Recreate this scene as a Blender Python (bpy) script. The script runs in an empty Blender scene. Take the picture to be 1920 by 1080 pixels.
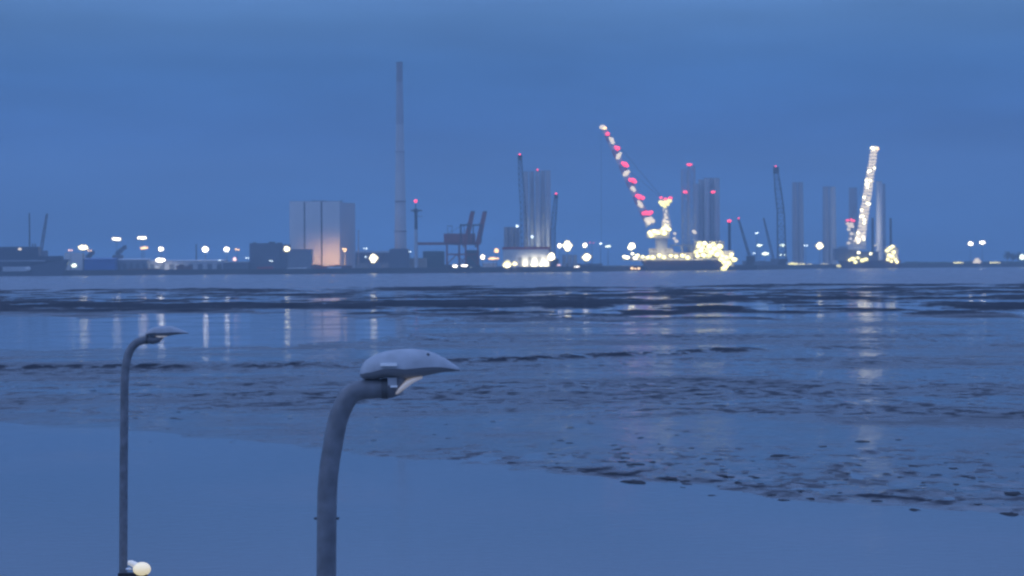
import bpy, math, random
import numpy as np
from mathutils import Matrix, Vector

random.seed(7)
rng = np.random.default_rng(11)
scene = bpy.context.scene
COL = scene.collection

# ------------------------------------------------------------------ camera
F = 4600.0            # focal length in pixels of a 1920 px wide frame
HC = 9.0              # camera height above the water
ROLL = math.radians(0.40)
HY = 497.0            # row of the horizon in the middle of the frame
cd = bpy.data.cameras.new('camera')
cam = bpy.data.objects.new('camera', cd)
COL.objects.link(cam)
cd.sensor_width = 36.0
cd.lens = 36.0 * F / 1920.0
cd.shift_y = -(540.0 - HY) / 1920.0
cd.clip_start = 0.5
cd.clip_end = 80000.0
cam.matrix_world = Matrix.Translation((0, 0, HC)) @ Matrix.Rotation(math.pi / 2, 4, 'X') @ Matrix.Rotation(-ROLL, 4, 'Z')
cd.dof.use_dof = True
cd.dof.focus_distance = 34.0
cd.dof.aperture_fstop = (cd.lens / 1000.0) / 0.019
scene.camera = cam

# ------------------------------------------------------------------ world: overcast blue hour
world = bpy.data.worlds.new('World')
scene.world = world
world.use_nodes = True
nt = world.node_tree
nt.nodes.clear()
def N(t, tree=None, **kw):
    n = (tree or nt).nodes.new(t)
    for k, v in kw.items():
        setattr(n, k, v)
    return n
SUN_EL, SUN_AZ = math.radians(-3.0), math.radians(-130.0)   # set sun, behind and to the left
w_out = N('ShaderNodeOutputWorld')
w_bg = N('ShaderNodeBackground')
w_sky = N('ShaderNodeTexSky', sky_type='NISHITA', sun_disc=False)
w_sky.sun_elevation = SUN_EL
w_sky.sun_rotation = SUN_AZ
w_sky.ozone_density = 4.0
w_tc = N('ShaderNodeTexCoord')
w_sep = N('ShaderNodeSeparateXYZ')
nt.links.new(w_tc.outputs['Generated'], w_sep.inputs[0])
w_ramp = N('ShaderNodeValToRGB')
els = w_ramp.color_ramp.elements
els[0].position = 0.0;  els[0].color = (0.052, 0.186, 0.540, 1)
els[1].position = 1.0;  els[1].color = (0.340, 0.540, 1.120, 1)
for pos, c in ((0.025, (0.046, 0.170, 0.485, 1)), (0.055, (0.041, 0.152, 0.450, 1)), (0.080, (0.050, 0.170, 0.450, 1)),
               (0.102, (0.084, 0.210, 0.465, 1)), (0.14, (0.152, 0.285, 0.640, 1)), (0.30, (0.310, 0.480, 1.020, 1))):
    e = els.new(pos); e.color = c
nt.links.new(w_sep.outputs['Z'], w_ramp.inputs[0])
# soft cloud banks
w_map = N('ShaderNodeMapping'); w_map.inputs['Scale'].default_value = (5.0, 5.0, 30.0)
nt.links.new(w_tc.outputs['Generated'], w_map.inputs[0])
w_n = N('ShaderNodeTexNoise'); w_n.inputs['Scale'].default_value = 1.0; w_n.inputs['Detail'].default_value = 5.0
w_n.inputs['Roughness'].default_value = 0.55
nt.links.new(w_map.outputs[0], w_n.inputs['Vector'])
w_mr = N('ShaderNodeMapRange'); w_mr.inputs['From Min'].default_value = 0.3; w_mr.inputs['From Max'].default_value = 0.7
w_mr.inputs['To Min'].default_value = 0.76; w_mr.inputs['To Max'].default_value = 1.20
nt.links.new(w_n.outputs[0], w_mr.inputs[0])
w_mul = N('ShaderNodeVectorMath', operation='SCALE')
nt.links.new(w_ramp.outputs[0], w_mul.inputs[0]); nt.links.new(w_mr.outputs[0], w_mul.inputs['Scale'])
w_ns = N('ShaderNodeVectorMath', operation='SCALE'); w_ns.inputs['Scale'].default_value = 0.15
nt.links.new(w_sky.outputs[0], w_ns.inputs[0])
w_add = N('ShaderNodeVectorMath', operation='ADD')
nt.links.new(w_mul.outputs[0], w_add.inputs[0]); nt.links.new(w_ns.outputs[0], w_add.inputs[1])
nt.links.new(w_add.outputs[0], w_bg.inputs['Color'])
w_bg.inputs['Strength'].default_value = 1.0
nt.links.new(w_bg.outputs[0], w_out.inputs['Surface'])

sd = bpy.data.lights.new('twilight', 'SUN')
sd.energy = 0.25; sd.angle = math.radians(50); sd.color = (0.75, 0.85, 1.0)
sun = bpy.data.objects.new('twilight', sd); COL.objects.link(sun)
sun.rotation_euler = (math.radians(55), 0, math.radians(-60))

scene.view_settings.view_transform = 'Standard'
scene.view_settings.look = 'None'
scene.view_settings.exposure = 0.0
scene.view_settings.gamma = 1.0
scene.view_settings.use_curve_mapping = False
scene.render.engine = 'CYCLES'
scene.cycles.use_denoising = True
try:
    scene.cycles.denoiser = 'OPENIMAGEDENOISE'
except Exception:
    pass
scene.cycles.max_bounces = 5
scene.cycles.diffuse_bounces = 2
scene.cycles.glossy_bounces = 3
scene.cycles.volume_bounces = 0
scene.cycles.transparent_max_bounces = 8
scene.cycles.sample_clamp_indirect = 8.0
scene.cycles.use_light_tree = True
scene.cycles.pixel_filter_type = 'BLACKMAN_HARRIS'
scene.cycles.filter_width = 2.3

# ------------------------------------------------------------------ helpers
ct, st_ = math.cos(ROLL), math.sin(ROLL)
def W(px, py, Y):
    """world point at depth Y seen at photo pixel (px, py)"""
    u, v = px - 960.0, HY - py
    return Vector(((u * ct + v * st_) * Y / F, Y, HC + (-u * st_ + v * ct) * Y / F))
def XW(px, Y, py=500):
    return W(px, py, Y).x

def mat(name, color, rough=0.6, metal=0.0, var=0.0, vscale=0.2, emit=None, estr=0.0, bump=0.0, bscale=1.0, spec=0.5):
    m = bpy.data.materials.new(name); m.use_nodes = True
    t = m.node_tree; b = t.nodes['Principled BSDF']
    b.inputs['Base Color'].default_value = (*color, 1)
    b.inputs['Roughness'].default_value = rough
    b.inputs['Metallic'].default_value = metal
    b.inputs['Specular IOR Level'].default_value = spec
    if var > 0:
        tc = N('ShaderNodeTexCoord', t); n = N('ShaderNodeTexNoise', t)
        n.inputs['Scale'].default_value = vscale; n.inputs['Detail'].default_value = 5
        t.links.new(tc.outputs['Object'], n.inputs['Vector'])
        mr = N('ShaderNodeMapRange', t); mr.inputs['From Min'].default_value = 0.3; mr.inputs['From Max'].default_value = 0.7
        mr.inputs['To Min'].default_value = 1 - var; mr.inputs['To Max'].default_value = 1 + var
        t.links.new(n.outputs[0], mr.inputs[0])
        sc = N('ShaderNodeVectorMath', t, operation='SCALE'); sc.inputs[0].default_value = color
        t.links.new(mr.outputs[0], sc.inputs['Scale']); t.links.new(sc.outputs[0], b.inputs['Base Color'])
    if bump > 0:
        tc = N('ShaderNodeTexCoord', t); n = N('ShaderNodeTexNoise', t)
        n.inputs['Scale'].default_value = bscale; n.inputs['Detail'].default_value = 4
        t.links.new(tc.outputs['Object'], n.inputs['Vector'])
        bp = N('ShaderNodeBump', t); bp.inputs['Strength'].default_value = 1.0; bp.inputs['Distance'].default_value = bump
        t.links.new(n.outputs[0], bp.inputs['Height']); t.links.new(bp.outputs[0], b.inputs['Normal'])
    if emit:
        b.inputs['Emission Color'].default_value = (*emit, 1)
        b.inputs['Emission Strength'].default_value = estr
    return m

class MB:
    def __init__(s): s.v = []; s.f = []; s.smooth = False
    def box(s, x0, x1, y0, y1, z0, z1):
        i = len(s.v)
        s.v += [(x0,y0,z0),(x1,y0,z0),(x1,y1,z0),(x0,y1,z0),(x0,y0,z1),(x1,y0,z1),(x1,y1,z1),(x0,y1,z1)]
        s.f += [(i,i+3,i+2,i+1),(i+4,i+5,i+6,i+7),(i,i+1,i+5,i+4),(i+1,i+2,i+6,i+5),(i+2,i+3,i+7,i+6),(i+3,i,i+4,i+7)]
        return s
    def ring(s, c, ax, r, n, up=None, ry=None):
        ax = Vector(ax).normalized()
        up = up or (Vector((0,1,0)) if abs(ax.y) < 0.9 else Vector((1,0,0)))
        a = ax.cross(up).normalized(); b = ax.cross(a).normalized()
        i = len(s.v); c = Vector(c)
        for k in range(n):
            t = 2*math.pi*(k+0.5)/n
            s.v.append(tuple(c + a*math.cos(t)*r + b*math.sin(t)*(ry or r)))
        return i
    def bridge(s, i, j, n):
        for k in range(n):
            s.f.append((i+k, i+(k+1)%n, j+(k+1)%n, j+k))
    def tube(s, p0, p1, r0, r1=None, n=8):
        p0, p1 = Vector(p0), Vector(p1); r1 = r0 if r1 is None else r1
        ax = p1 - p0
        i = s.ring(p0, ax, r0, n); j = s.ring(p1, ax, r1, n)
        s.bridge(i, j, n)
        s.f += [tuple(range(i+n-1, i-1, -1)), tuple(range(j, j+n))]
        return s
    def path(s, pts, radii, n=16):
        pts = [Vector(p) for p in pts]; prev = None
        for k, p in enumerate(pts):
            ax = (pts[min(k+1, len(pts)-1)] - pts[max(k-1, 0)])
            i = s.ring(p, ax, radii[k] if hasattr(radii, '__len__') else radii, n, up=Vector((0,1,0)))
            if prev is not None: s.bridge(prev, i, n)
            else: s.f.append(tuple(range(i+n-1, i-1, -1)))
            prev = i
        s.f.append(tuple(range(prev, prev+n)))
        return s
    def blob(s, c, rx, ry, rz, n=8, m=5, jit=0.0, flat=False):
        i0 = len(s.v); c = Vector(c)
        s.v.append((c.x, c.y, c.z - (0 if flat else rz)))
        for a in range(1, m):
            ph = math.pi*a/m
            for k in range(n):
                t = 2*math.pi*k/n; q = 1 + random.uniform(-jit, jit)
                z = -math.cos(ph)*rz*q
                if flat: z = max(z, 0)
                s.v.append((c.x + math.cos(t)*math.sin(ph)*rx*q, c.y + math.sin(t)*math.sin(ph)*ry*q, c.z + z))
        s.v.append((c.x, c.y, c.z + rz)); top = len(s.v)-1
        for k in range(n):
            s.f.append((i0, i0+1+(k+1)%n, i0+1+k))
            for a in range(m-2):
                p = i0+1+a*n
                s.f.append((p+k, p+(k+1)%n, p+n+(k+1)%n, p+n+k))
            p = i0+1+(m-2)*n
            s.f.append((p+k, p+(k+1)%n, top))
        return s
    def mesh(s, name, m, off=(0,0,0), smooth=False):
        me = bpy.data.meshes.new(name)
        o = off
        me.from_pydata([(a-o[0], b-o[1], c-o[2]) for a, b, c in s.v], [], s.f)
        if m: me.materials.append(m)
        if smooth:
            me.polygons.foreach_set('use_smooth', [True]*len(me.polygons))
        me.update()
        return me
    def build(s, name, m, parent=None, smooth=False):
        off = (0,0,0)
        if parent is not None: off = parent.get('_o', (0,0,0))
        ob = bpy.data.objects.new(name, s.mesh(name, m, off, smooth))
        COL.objects.link(ob)
        if parent is not None:
            ob.parent = parent
        ob['_o'] = tuple(off)
        return ob

def tag(o, label=None, cat=None, group=None, kind=None):
    if label: o['label'] = label
    if cat: o['category'] = cat
    if group: o['group'] = group
    if kind: o['kind'] = kind
    return o
def thing(name, loc, label, cat, group=None):
    o = bpy.data.objects.new(name, None); COL.objects.link(o)
    o.location = loc; o['_o'] = tuple(loc); o.empty_display_size = 1.0
    return tag(o, label, cat, group)

def point_light(parent, loc, power, color, size=1.0, tilt=84):
    ld = bpy.data.lights.new('lamp_light', 'SPOT'); ld.spot_size = math.radians(140); ld.spot_blend = 0.6; ld.energy = power; ld.color = color; ld.shadow_soft_size = size
    o = bpy.data.objects.new('lamp_light', ld); COL.objects.link(o)
    o.parent = parent; off = parent['_o']
    o.rotation_euler = (math.radians(tilt), 0, 0)      # floodlight aimed inland at the walls
    o.location = (loc[0]-off[0], loc[1]-off[1], loc[2]-off[2])
    return o

# ------------------------------------------------------------------ numpy noise
def vnoise(x, y, seed):
    r = np.random.default_rng(seed); T = r.random((256, 256))
    xi = np.floor(x).astype(np.int64); yi = np.floor(y).astype(np.int64)
    fx = x - xi; fy = y - yi
    fx = fx*fx*(3-2*fx); fy = fy*fy*(3-2*fy)
    a = T[xi & 255, yi & 255]; b = T[(xi+1) & 255, yi & 255]
    c = T[xi & 255, (yi+1) & 255]; d = T[(xi+1) & 255, (yi+1) & 255]
    return (a*(1-fx)+b*fx)*(1-fy) + (c*(1-fx)+d*fx)*fy
def fbm(x, y, seed, octv=4, gain=0.5):
    s = 0; a = 1; t = 0
    for k in range(octv):
        s = s + a*vnoise(x*2**k + 17.3*k, y*2**k + 5.1*k, seed+k); t += a; a *= gain
    return s/t
def sstep(a, b, x):
    t = np.clip((x-a)/(b-a), 0, 1); return t*t*(3-2*t)

# ------------------------------------------------------------------ the water
def water_material():
    m = bpy.data.materials.new('sea_water'); m.use_nodes = True
    t = m.node_tree; b = t.nodes['Principled BSDF']
    b.inputs['Base Color'].default_value = (0.095, 0.115, 0.145, 1)
    b.inputs['IOR'].default_value = 1.34
    tc = N('ShaderNodeTexCoord', t); sp = N('ShaderNodeSeparateXYZ', t)
    t.links.new(tc.outputs['Object'], sp.inputs[0])
    # calm tidal pools inshore, wind ruffled channel beyond the flats
    mr = N('ShaderNodeMapRange', t); mr.inputs['From Min'].default_value = 700; mr.inputs['From Max'].default_value = 1050
    mr.inputs['To Min'].default_value = 0.035; mr.inputs['To Max'].default_value = 0.25
    t.links.new(sp.outputs['Y'], mr.inputs[0])
    # wind patches
    n0 = N('ShaderNodeTexNoise', t); n0.inputs['Scale'].default_value = 0.07; n0.inputs['Detail'].default_value = 4
    t.links.new(tc.outputs['Object'], n0.inputs['Vector'])
    m0 = N('ShaderNodeMapRange', t); m0.inputs['From Min'].default_value = 0.4; m0.inputs['From Max'].default_value = 0.7
    m0.inputs['To Min'].default_value = 0.0; m0.inputs['To Max'].default_value = 0.10
    t.links.new(n0.outputs[0], m0.inputs[0])
    ad = N('ShaderNodeMath', t, operation='ADD')
    t.links.new(mr.outputs[0], ad.inputs[0]); t.links.new(m0.outputs[0], ad.inputs[1])
    t.links.new(ad.outputs[0], b.inputs['Roughness'])
    n1 = N('ShaderNodeTexNoise', t); n1.inputs['Scale'].default_value = 2.2; n1.inputs['Detail'].default_value = 4; n1.inputs['Roughness'].default_value = 0.6
    mp = N('ShaderNodeMapping', t); mp.inputs['Scale'].default_value = (0.7, 1.0, 1.0)
    t.links.new(tc.outputs['Object'], mp.inputs[0]); t.links.new(mp.outputs[0], n1.inputs['Vector'])
    bp = N('ShaderNodeBump', t); bp.inputs['Strength'].default_value = 1.0; bp.inputs['Distance'].default_value = 0.009
    t.links.new(n1.outputs[0], bp.inputs['Height']); t.links.new(bp.outputs[0], b.inputs['Normal'])
    return m
mb = MB()
mb.v = [(-6000,-400,0),(6000,-400,0),(6000,4800,0),(-6000,4800,0)]; mb.f = [(0,1,2,3)]
sea = tag(mb.build('sea_water', water_material()), kind='structure')

# ------------------------------------------------------------------ the mudflats
def mud_material():
    m = bpy.data.materials.new('wet_mud'); m.use_nodes = True
    t = m.node_tree; b = t.nodes['Principled BSDF']
    b.inputs['IOR'].default_value = 1.36
    tc = N('ShaderNodeTexCoord', t)
    at = N('ShaderNodeAttribute', t); at.attribute_name = 'drained'
    def noise(scale, detail, sx=1.0, sy=1.0, rough=0.55):
        mp = N('ShaderNodeMapping', t); mp.inputs['Scale'].default_value = (sx, sy, 1)
        t.links.new(tc.outputs['Object'], mp.inputs[0])
        n = N('ShaderNodeTexNoise', t); n.inputs['Scale'].default_value = scale; n.inputs['Detail'].default_value = detail
        n.inputs['Roughness'].default_value = rough
        t.links.new(mp.outputs[0], n.inputs['Vector']); return n
    def mrange(src, a, b_, c, d):
        r = N('ShaderNodeMapRange', t)
        for k, v in zip(('From Min','From Max','To Min','To Max'), (a, b_, c, d)): r.inputs[k].default_value = v
        t.links.new(src, r.inputs[0]); return r.outputs[0]
    a = noise(0.12, 6, 1.0, 0.8)
    cr = N('ShaderNodeValToRGB', t)
    cr.color_ramp.elements[0].position = 0.3; cr.color_ramp.elements[0].color = (0.008, 0.010, 0.016, 1)
    cr.color_ramp.elements[1].position = 0.7; cr.color_ramp.elements[1].color = (0.024, 0.029, 0.042, 1)
    t.links.new(a.outputs[0], cr.inputs[0]); t.links.new(cr.outputs[0], b.inputs['Base Color'])
    r1 = noise(0.06, 5, 1.0, 0.5)
    wet = mrange(r1.outputs[0], 0.35, 0.68, 0.05, 0.17)
    ad = N('ShaderNodeMath', t, operation='MULTIPLY_ADD'); ad.use_clamp = True
    t.links.new(at.outputs['Fac'], ad.inputs[0]); ad.inputs[1].default_value = 0.55; t.links.new(wet, ad.inputs[2])
    t.links.new(ad.outputs[0], b.inputs['Roughness'])
    t.links.new(mrange(at.outputs['Fac'], 0, 1, 0.5, 0.06), b.inputs['Specular IOR Level'])
    f1 = noise(1.6, 6, 0.8, 1.0, 0.6)
    bp = N('ShaderNodeBump', t); bp.inputs['Strength'].default_value = 1.0
    t.links.new(mrange(at.outputs['Fac'], 0, 1, 0.014, 0.13), bp.inputs['Distance'])
    t.links.new(f1.outputs[0], bp.inputs['Height']); t.links.new(bp.outputs[0], b.inputs['Normal'])
    return m

def near_edge(u):
    return np.interp(u, [-1500,-960,-660,-320,140,540,960,1500], [284,291,310,351,397,445,475,500])
def mud_fields(X, Y):
    s = HC*F/Y
    u = X*F/Y
    e = near_edge(u) - s + (fbm(X*0.35, Y*0.25, 91, 4)-0.5)*16
    edge = sstep(-10, 14, e)
    fine = fbm(X*0.9, Y*0.45, 3, 5, 0.6) - 0.5
    mid = fbm(X*0.12, Y*0.06, 21, 4) - 0.5
    big = fbm(X*0.03+9, Y*0.022, 37, 5, 0.55) - 0.5
    st0 = sstep(0.40, 0.60, fbm(X*0.016+2, Y*0.030, 101, 4, 0.55))
    h = -0.03 + 0.058*edge + 0.08*fine*edge*(0.4+0.6*st0) + 0.06*mid*edge
    # rougher along the water's edge on the right
    h = h + 0.06*edge*np.exp(-((e-28)/30.0)**2)*sstep(-200, 500, u)*(0.35+fine*2)
    # streaks where the film of water has drained off
    st1 = fbm(X*0.025+3, Y*0.05, 61, 5, 0.6); st2 = fbm(X*0.25+1, Y*0.22, 67, 5, 0.65)
    st3 = fbm(X*1.0+1, Y*0.7, 83, 4, 0.65)
    dr = (0.24*sstep(0.46, 0.62, st1) + 0.14*sstep(0.52, 0.66, st2*0.7+st1*0.3) + (0.12+0.46*st0)*sstep(0.55, 0.66, st3*0.8+st1*0.2))*edge
    dr = dr + 0.5*np.exp(-((e-12)/9.0)**2)*edge*sstep(0.35, 0.6, st3)*sstep(-500, 300, u)
    dr = dr + 0.4*sstep(0.13, 0.26, fine)*edge*(0.3+0.7*st0)
    # ridge of clumped mud at mid distance
    sr = np.interp(u, [-1500,-960,-460,0,440,960,1500], [190,187,186,178,162,158,150]) + 5*mid
    rid = np.exp(-((s-sr)/5.0)**2)*(1-0.75*sstep(420, 800, u))*(0.25+0.75*sstep(0.40, 0.58, fbm(X*0.10+6, Y*0.03, 113, 3)))
    lump = np.maximum(fbm(X*1.1, Y*0.25, 51, 4, 0.6)-0.42, 0)
    h = h + rid*(0.02 + 0.75*lump)
    dr = np.maximum(dr, rid*sstep(0.01, 0.07, lump)*1.3)
    # a tidal pool on the left
    pool = sstep(80, 90, s + 10*mid)*(1-sstep(120, 172, s + 30*mid))*(1-sstep(-460, 20, u))
    h = h*(1-pool) + pool*(-0.04)
    # bars and channels of the outer flats
    far_w = 1 - sstep(80, 108, s + 22*mid + 14*sstep(-200,500,-u) - 6)
    b2 = fbm(X*0.075+4, Y*0.045, 77, 5, 0.65) - 0.5
    bars = 0.012 + 0.45*big + 1.25*b2 + 0.12*fine
    bars = bars + 0.22*np.exp(-((s-np.interp(u,[-960,-300,300,960],[72,74,66,58]))/9.0)**2)*(1-0.6*sstep(100,600,u)) \
                + 0.10*np.exp(-((s-43)/2.5)**2)
    h = h*(1-far_w) + far_w*bars
    dr = dr*(1-far_w) + far_w*(0.30 + 0.85*sstep(0.0, 0.05, bars))
    out = sstep(42, 38.5, s + 10.0*big)
    h = h*(1-out) + out*(-0.5)
    return np.clip(h, -0.6, 0.45), np.clip(dr, 0, 1)
def mud_height(X, Y): return mud_fields(X, Y)[0]

def mudflat():
    nr, nc = 820, 520
    s = np.linspace(36, 520, nr)
    # more rows where the flats are seen edge-on
    s = 36 + (520-36)*(np.linspace(0, 1, nr)**1.35)
    Y = HC*F/s
    uu = np.linspace(-1350, 1350, nc)
    YY, UU = np.meshgrid(Y, uu, indexing='ij')
    XX = UU*YY/F
    H, DR = mud_fields(XX, YY)
    co = np.stack([XX, YY, H], -1).reshape(-1, 3).astype(np.float32)
    idx = np.arange(nr*nc).reshape(nr, nc)
    q = np.stack([idx[:-1,:-1], idx[1:,:-1], idx[1:,1:], idx[:-1,1:]], -1).reshape(-1, 4)
    hh = H.reshape(-1)
    q = q[(hh[q] > -0.08).any(1)]
    me = bpy.data.meshes.new('mudflat')
    me.vertices.add(len(co)); me.vertices.foreach_set('co', co.ravel())
    me.loops.add(q.size); me.loops.foreach_set('vertex_index', q.ravel().astype(np.int32))
    me.polygons.add(len(q)); me.polygons.foreach_set('loop_start', np.arange(0, q.size, 4, dtype=np.int32))
    try: me.polygons.foreach_set('loop_total', np.full(len(q), 4, dtype=np.int32))
    except Exception: pass
    me.update(calc_edges=True)
    me.polygons.foreach_set('use_smooth', [True]*len(me.polygons))
    me.materials.append(mud_material())
    at = me.attributes.new('drained', 'FLOAT', 'POINT'); at.data.foreach_set('value', DR.ravel().astype(np.float32))
    o = bpy.data.objects.new('mudflat', me); COL.objects.link(o)
    return tag(o, kind='structure')
mudflat()

# near promenade under the street lamps (below the frame)
M_pave = mat('paving', (0.22,0.22,0.21), 0.8, var=0.2, vscale=0.7)
mb = MB()
pf = [(-80,2.2),(52,2.2),(60,-0.6)]
for x in (-120, 120):
    for y, z in pf: mb.v.append((x,y,z))
mb.f = [(0,3,4,1),(1,4,5,2)]
tag(mb.build('promenade', M_pave), kind='structure')

# ------------------------------------------------------------------ far quay
M_quay = mat('quay_ground', (0.035,0.036,0.04), 0.9, var=0.25, vscale=0.02)
GZ = 6.5
front = [(-7000,2860),(-700,2880),(0,2895),(500,2925),(960,2960),(1130,3060),(1190,3320),(1420,3330),(1480,3700),(1560,3990),(1720,3990),(1760,4060),(2700,4150),(7000,4200)]
mb = MB(); n = len(front)
def fx(px, Y): return (px-960)*Y/F
for px, Y in front: mb.v.append((fx(px,Y), Y, GZ))
for px, Y in front: mb.v.append((fx(px,Y), Y-3, -1.0))
for px, Y in front: mb.v.append((fx(px,6200), 6200, GZ))
for k in range(n-1):
    mb.f.append((n+k, n+k+1, k+1, k)); mb.f.append((k, k+1, 2*n+k+1, 2*n+k))
tag(mb.build('quay', M_quay), kind='structure')

# ------------------------------------------------------------------ materials for the far side
M_pole   = mat('galvanised_steel', (0.20,0.21,0.22), 0.45, metal=0.6)
M_dark   = mat('dark_steel', (0.035,0.04,0.05), 0.6)
M_black  = mat('black_paint', (0.02,0.022,0.028), 0.5)
M_conc   = mat('chimney_concrete', (0.52,0.55,0.56), 0.85, var=0.12, vscale=0.05)
M_clad   = mat('pale_cladding', (0.70,0.71,0.68), 0.6, var=0.06, vscale=0.05)
M_clad2  = mat('shaded_side_and_shed_cladding', (0.46,0.48,0.50), 0.6, var=0.06, vscale=0.05)
M_grey   = mat('grey_cladding', (0.20,0.225,0.26), 0.65, var=0.1, vscale=0.06)
M_grey2  = mat('dark_cladding', (0.11,0.13,0.165), 0.65, var=0.1, vscale=0.06)
M_white  = mat('white_paint', (0.72,0.72,0.70), 0.5, var=0.06, vscale=0.1)
M_tower  = mat('tower_paint', (0.46,0.50,0.53), 0.45, var=0.08, vscale=0.04)
M_towerd = mat('tower_paint_grey', (0.29,0.33,0.38), 0.5, var=0.08, vscale=0.04)
M_blue   = mat('blue_sheet', (0.04,0.14,0.40), 0.55, var=0.12, vscale=0.15)
M_red    = mat('red_paint', (0.36,0.03,0.035), 0.5, var=0.1, vscale=0.2)
M_rust   = mat('crane_red', (0.26,0.045,0.030), 0.6, var=0.15, vscale=0.1)
M_hull   = mat('hull_maroon', (0.045,0.022,0.03), 0.6, var=0.15, vscale=0.05)
M_navy   = mat('hull_navy', (0.02,0.03,0.06), 0.45)
M_roof   = mat('light_roof', (0.62,0.63,0.66), 0.6, var=0.08, vscale=0.1)
M_green  = mat('green_sheet', (0.03,0.06,0.05), 0.6, var=0.1, vscale=0.1)
M_brown  = mat('brown_stack', (0.16,0.07,0.05), 0.8, var=0.3, vscale=0.3)
M_glass  = mat('window_glass', (0.03,0.04,0.05), 0.15)
def emis(name, c, s):
    m = mat(name, (0.6,0.6,0.6), 0.4, emit=c, estr=s); return m
E = {
 'white':  emis('lamp_white', (1.0,0.93,0.74), 9),
 'green':  emis('lamp_greenish', (0.86,1.0,0.80), 4.5),
 'cool':   emis('lamp_cool', (0.80,0.95,1.0), 4),
 'warm':   emis('lamp_warm', (1.0,0.88,0.46), 7),
 'yellow': emis('lamp_yellow', (1.0,0.88,0.25), 2.3),
 'orange': emis('lamp_orange', (1.0,0.60,0.22), 3.6),
 'pink':   emis('lamp_pink', (1.0,0.62,0.52), 3),
 'red':    emis('lamp_red', (1.0,0.012,0.05), 3.2),
 'pearl':  emis('lamp_pearl', (1.0,0.80,0.50), 1.25),
}

HALO = {'white': emis('halo_white', (1.0,0.74,0.38), 0.62), 'warm': emis('halo_warm', (1.0,0.76,0.26), 0.70), 'green': emis('halo_green', (0.80,0.92,0.55), 0.55),
       'yellow': emis('halo_yellow', (1.0,0.85,0.32), 0.65), 'orange': emis('halo_orange', (1.0,0.45,0.16), 0.55), 'pink': emis('halo_pink', (0.9,0.40,0.40), 0.55), 'pearl': emis('halo_pearl', (1.0,0.78,0.50), 0.6)}  # dim emission for the halo painted around each lens
# ------------------------------------------------------------------ light masts
def flood_head(mbl, mbh, c, w, h):
    """one floodlight: glowing lens facing the water, dark housing behind"""
    mbl.blob(c, w/2, 0.5, h/2, 9, 6, jit=0.1)
    mbh.box(c.x-w*0.32, c.x+w*0.32, c.y+0.2, c.y+1.0, c.z-h*0.3, c.z+h*0.36)

def mast(px, py, Y, col, n, w, label, gz=GZ, head=1.6, rows=1, light=0, lcol=None):
    top = W(px, py, Y)
    t = thing('light_mast', (top.x, Y+1.5, gz), label, 'light mast', 'floodlight masts along the harbour')
    rb = 0.35 + 0.006*(top.z-gz)
    MB().tube((top.x, Y+1.5, gz), (top.x, Y+1.5, top.z+0.6), rb, 0.22, 8).build('pole', M_pole, t)
    MB().box(top.x-w/2-0.5, top.x+w/2+0.5, Y+1.2, Y+1.5, top.z-0.12, top.z+0.12).build('crossbar', M_pole, t)
    for r in range(rows):
        for k in range(n):
            f = 0 if n == 1 else (k/(n-1)-0.5)*2
            g = 0 if rows == 1 else (r/(rows-1)-0.5)*2
            x = top.x + f*w*0.47*(1-0.35*g*g) + random.uniform(-0.15,0.15)*head
            z = top.z + g*(rows-1)*head*0.5*(1-0.35*f*f) + random.uniform(-0.15, 0.15)*head
            sc = (1.3 if col in ('cool','red') else 1.35)*head*(1.1-0.35*abs(f)-0.2*abs(g))*random.uniform(0.85, 1.1)
            a, b = MB(), MB()
            flood_head(a, b, Vector((x, Y, z)), sc, sc*0.85)
            ho = b.build('lamp_housing', M_dark, t)
            a.build('lamp_lens', E[col], ho, smooth=True)
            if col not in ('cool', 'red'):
                MB().blob((x, Y+0.25, z), sc*1.0, 0.2, sc*0.84, 10, 6, jit=0.08).build('halo_disc', HALO.get(col, HALO['white']), ho, smooth=True)  # added glowing disc, stands for the soft halo of the lamp
    if light:
        point_light(t, (top.x, Y-3, top.z-1.5), light, lcol or (1,0.9,0.7), 2.0)
    return t

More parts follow.
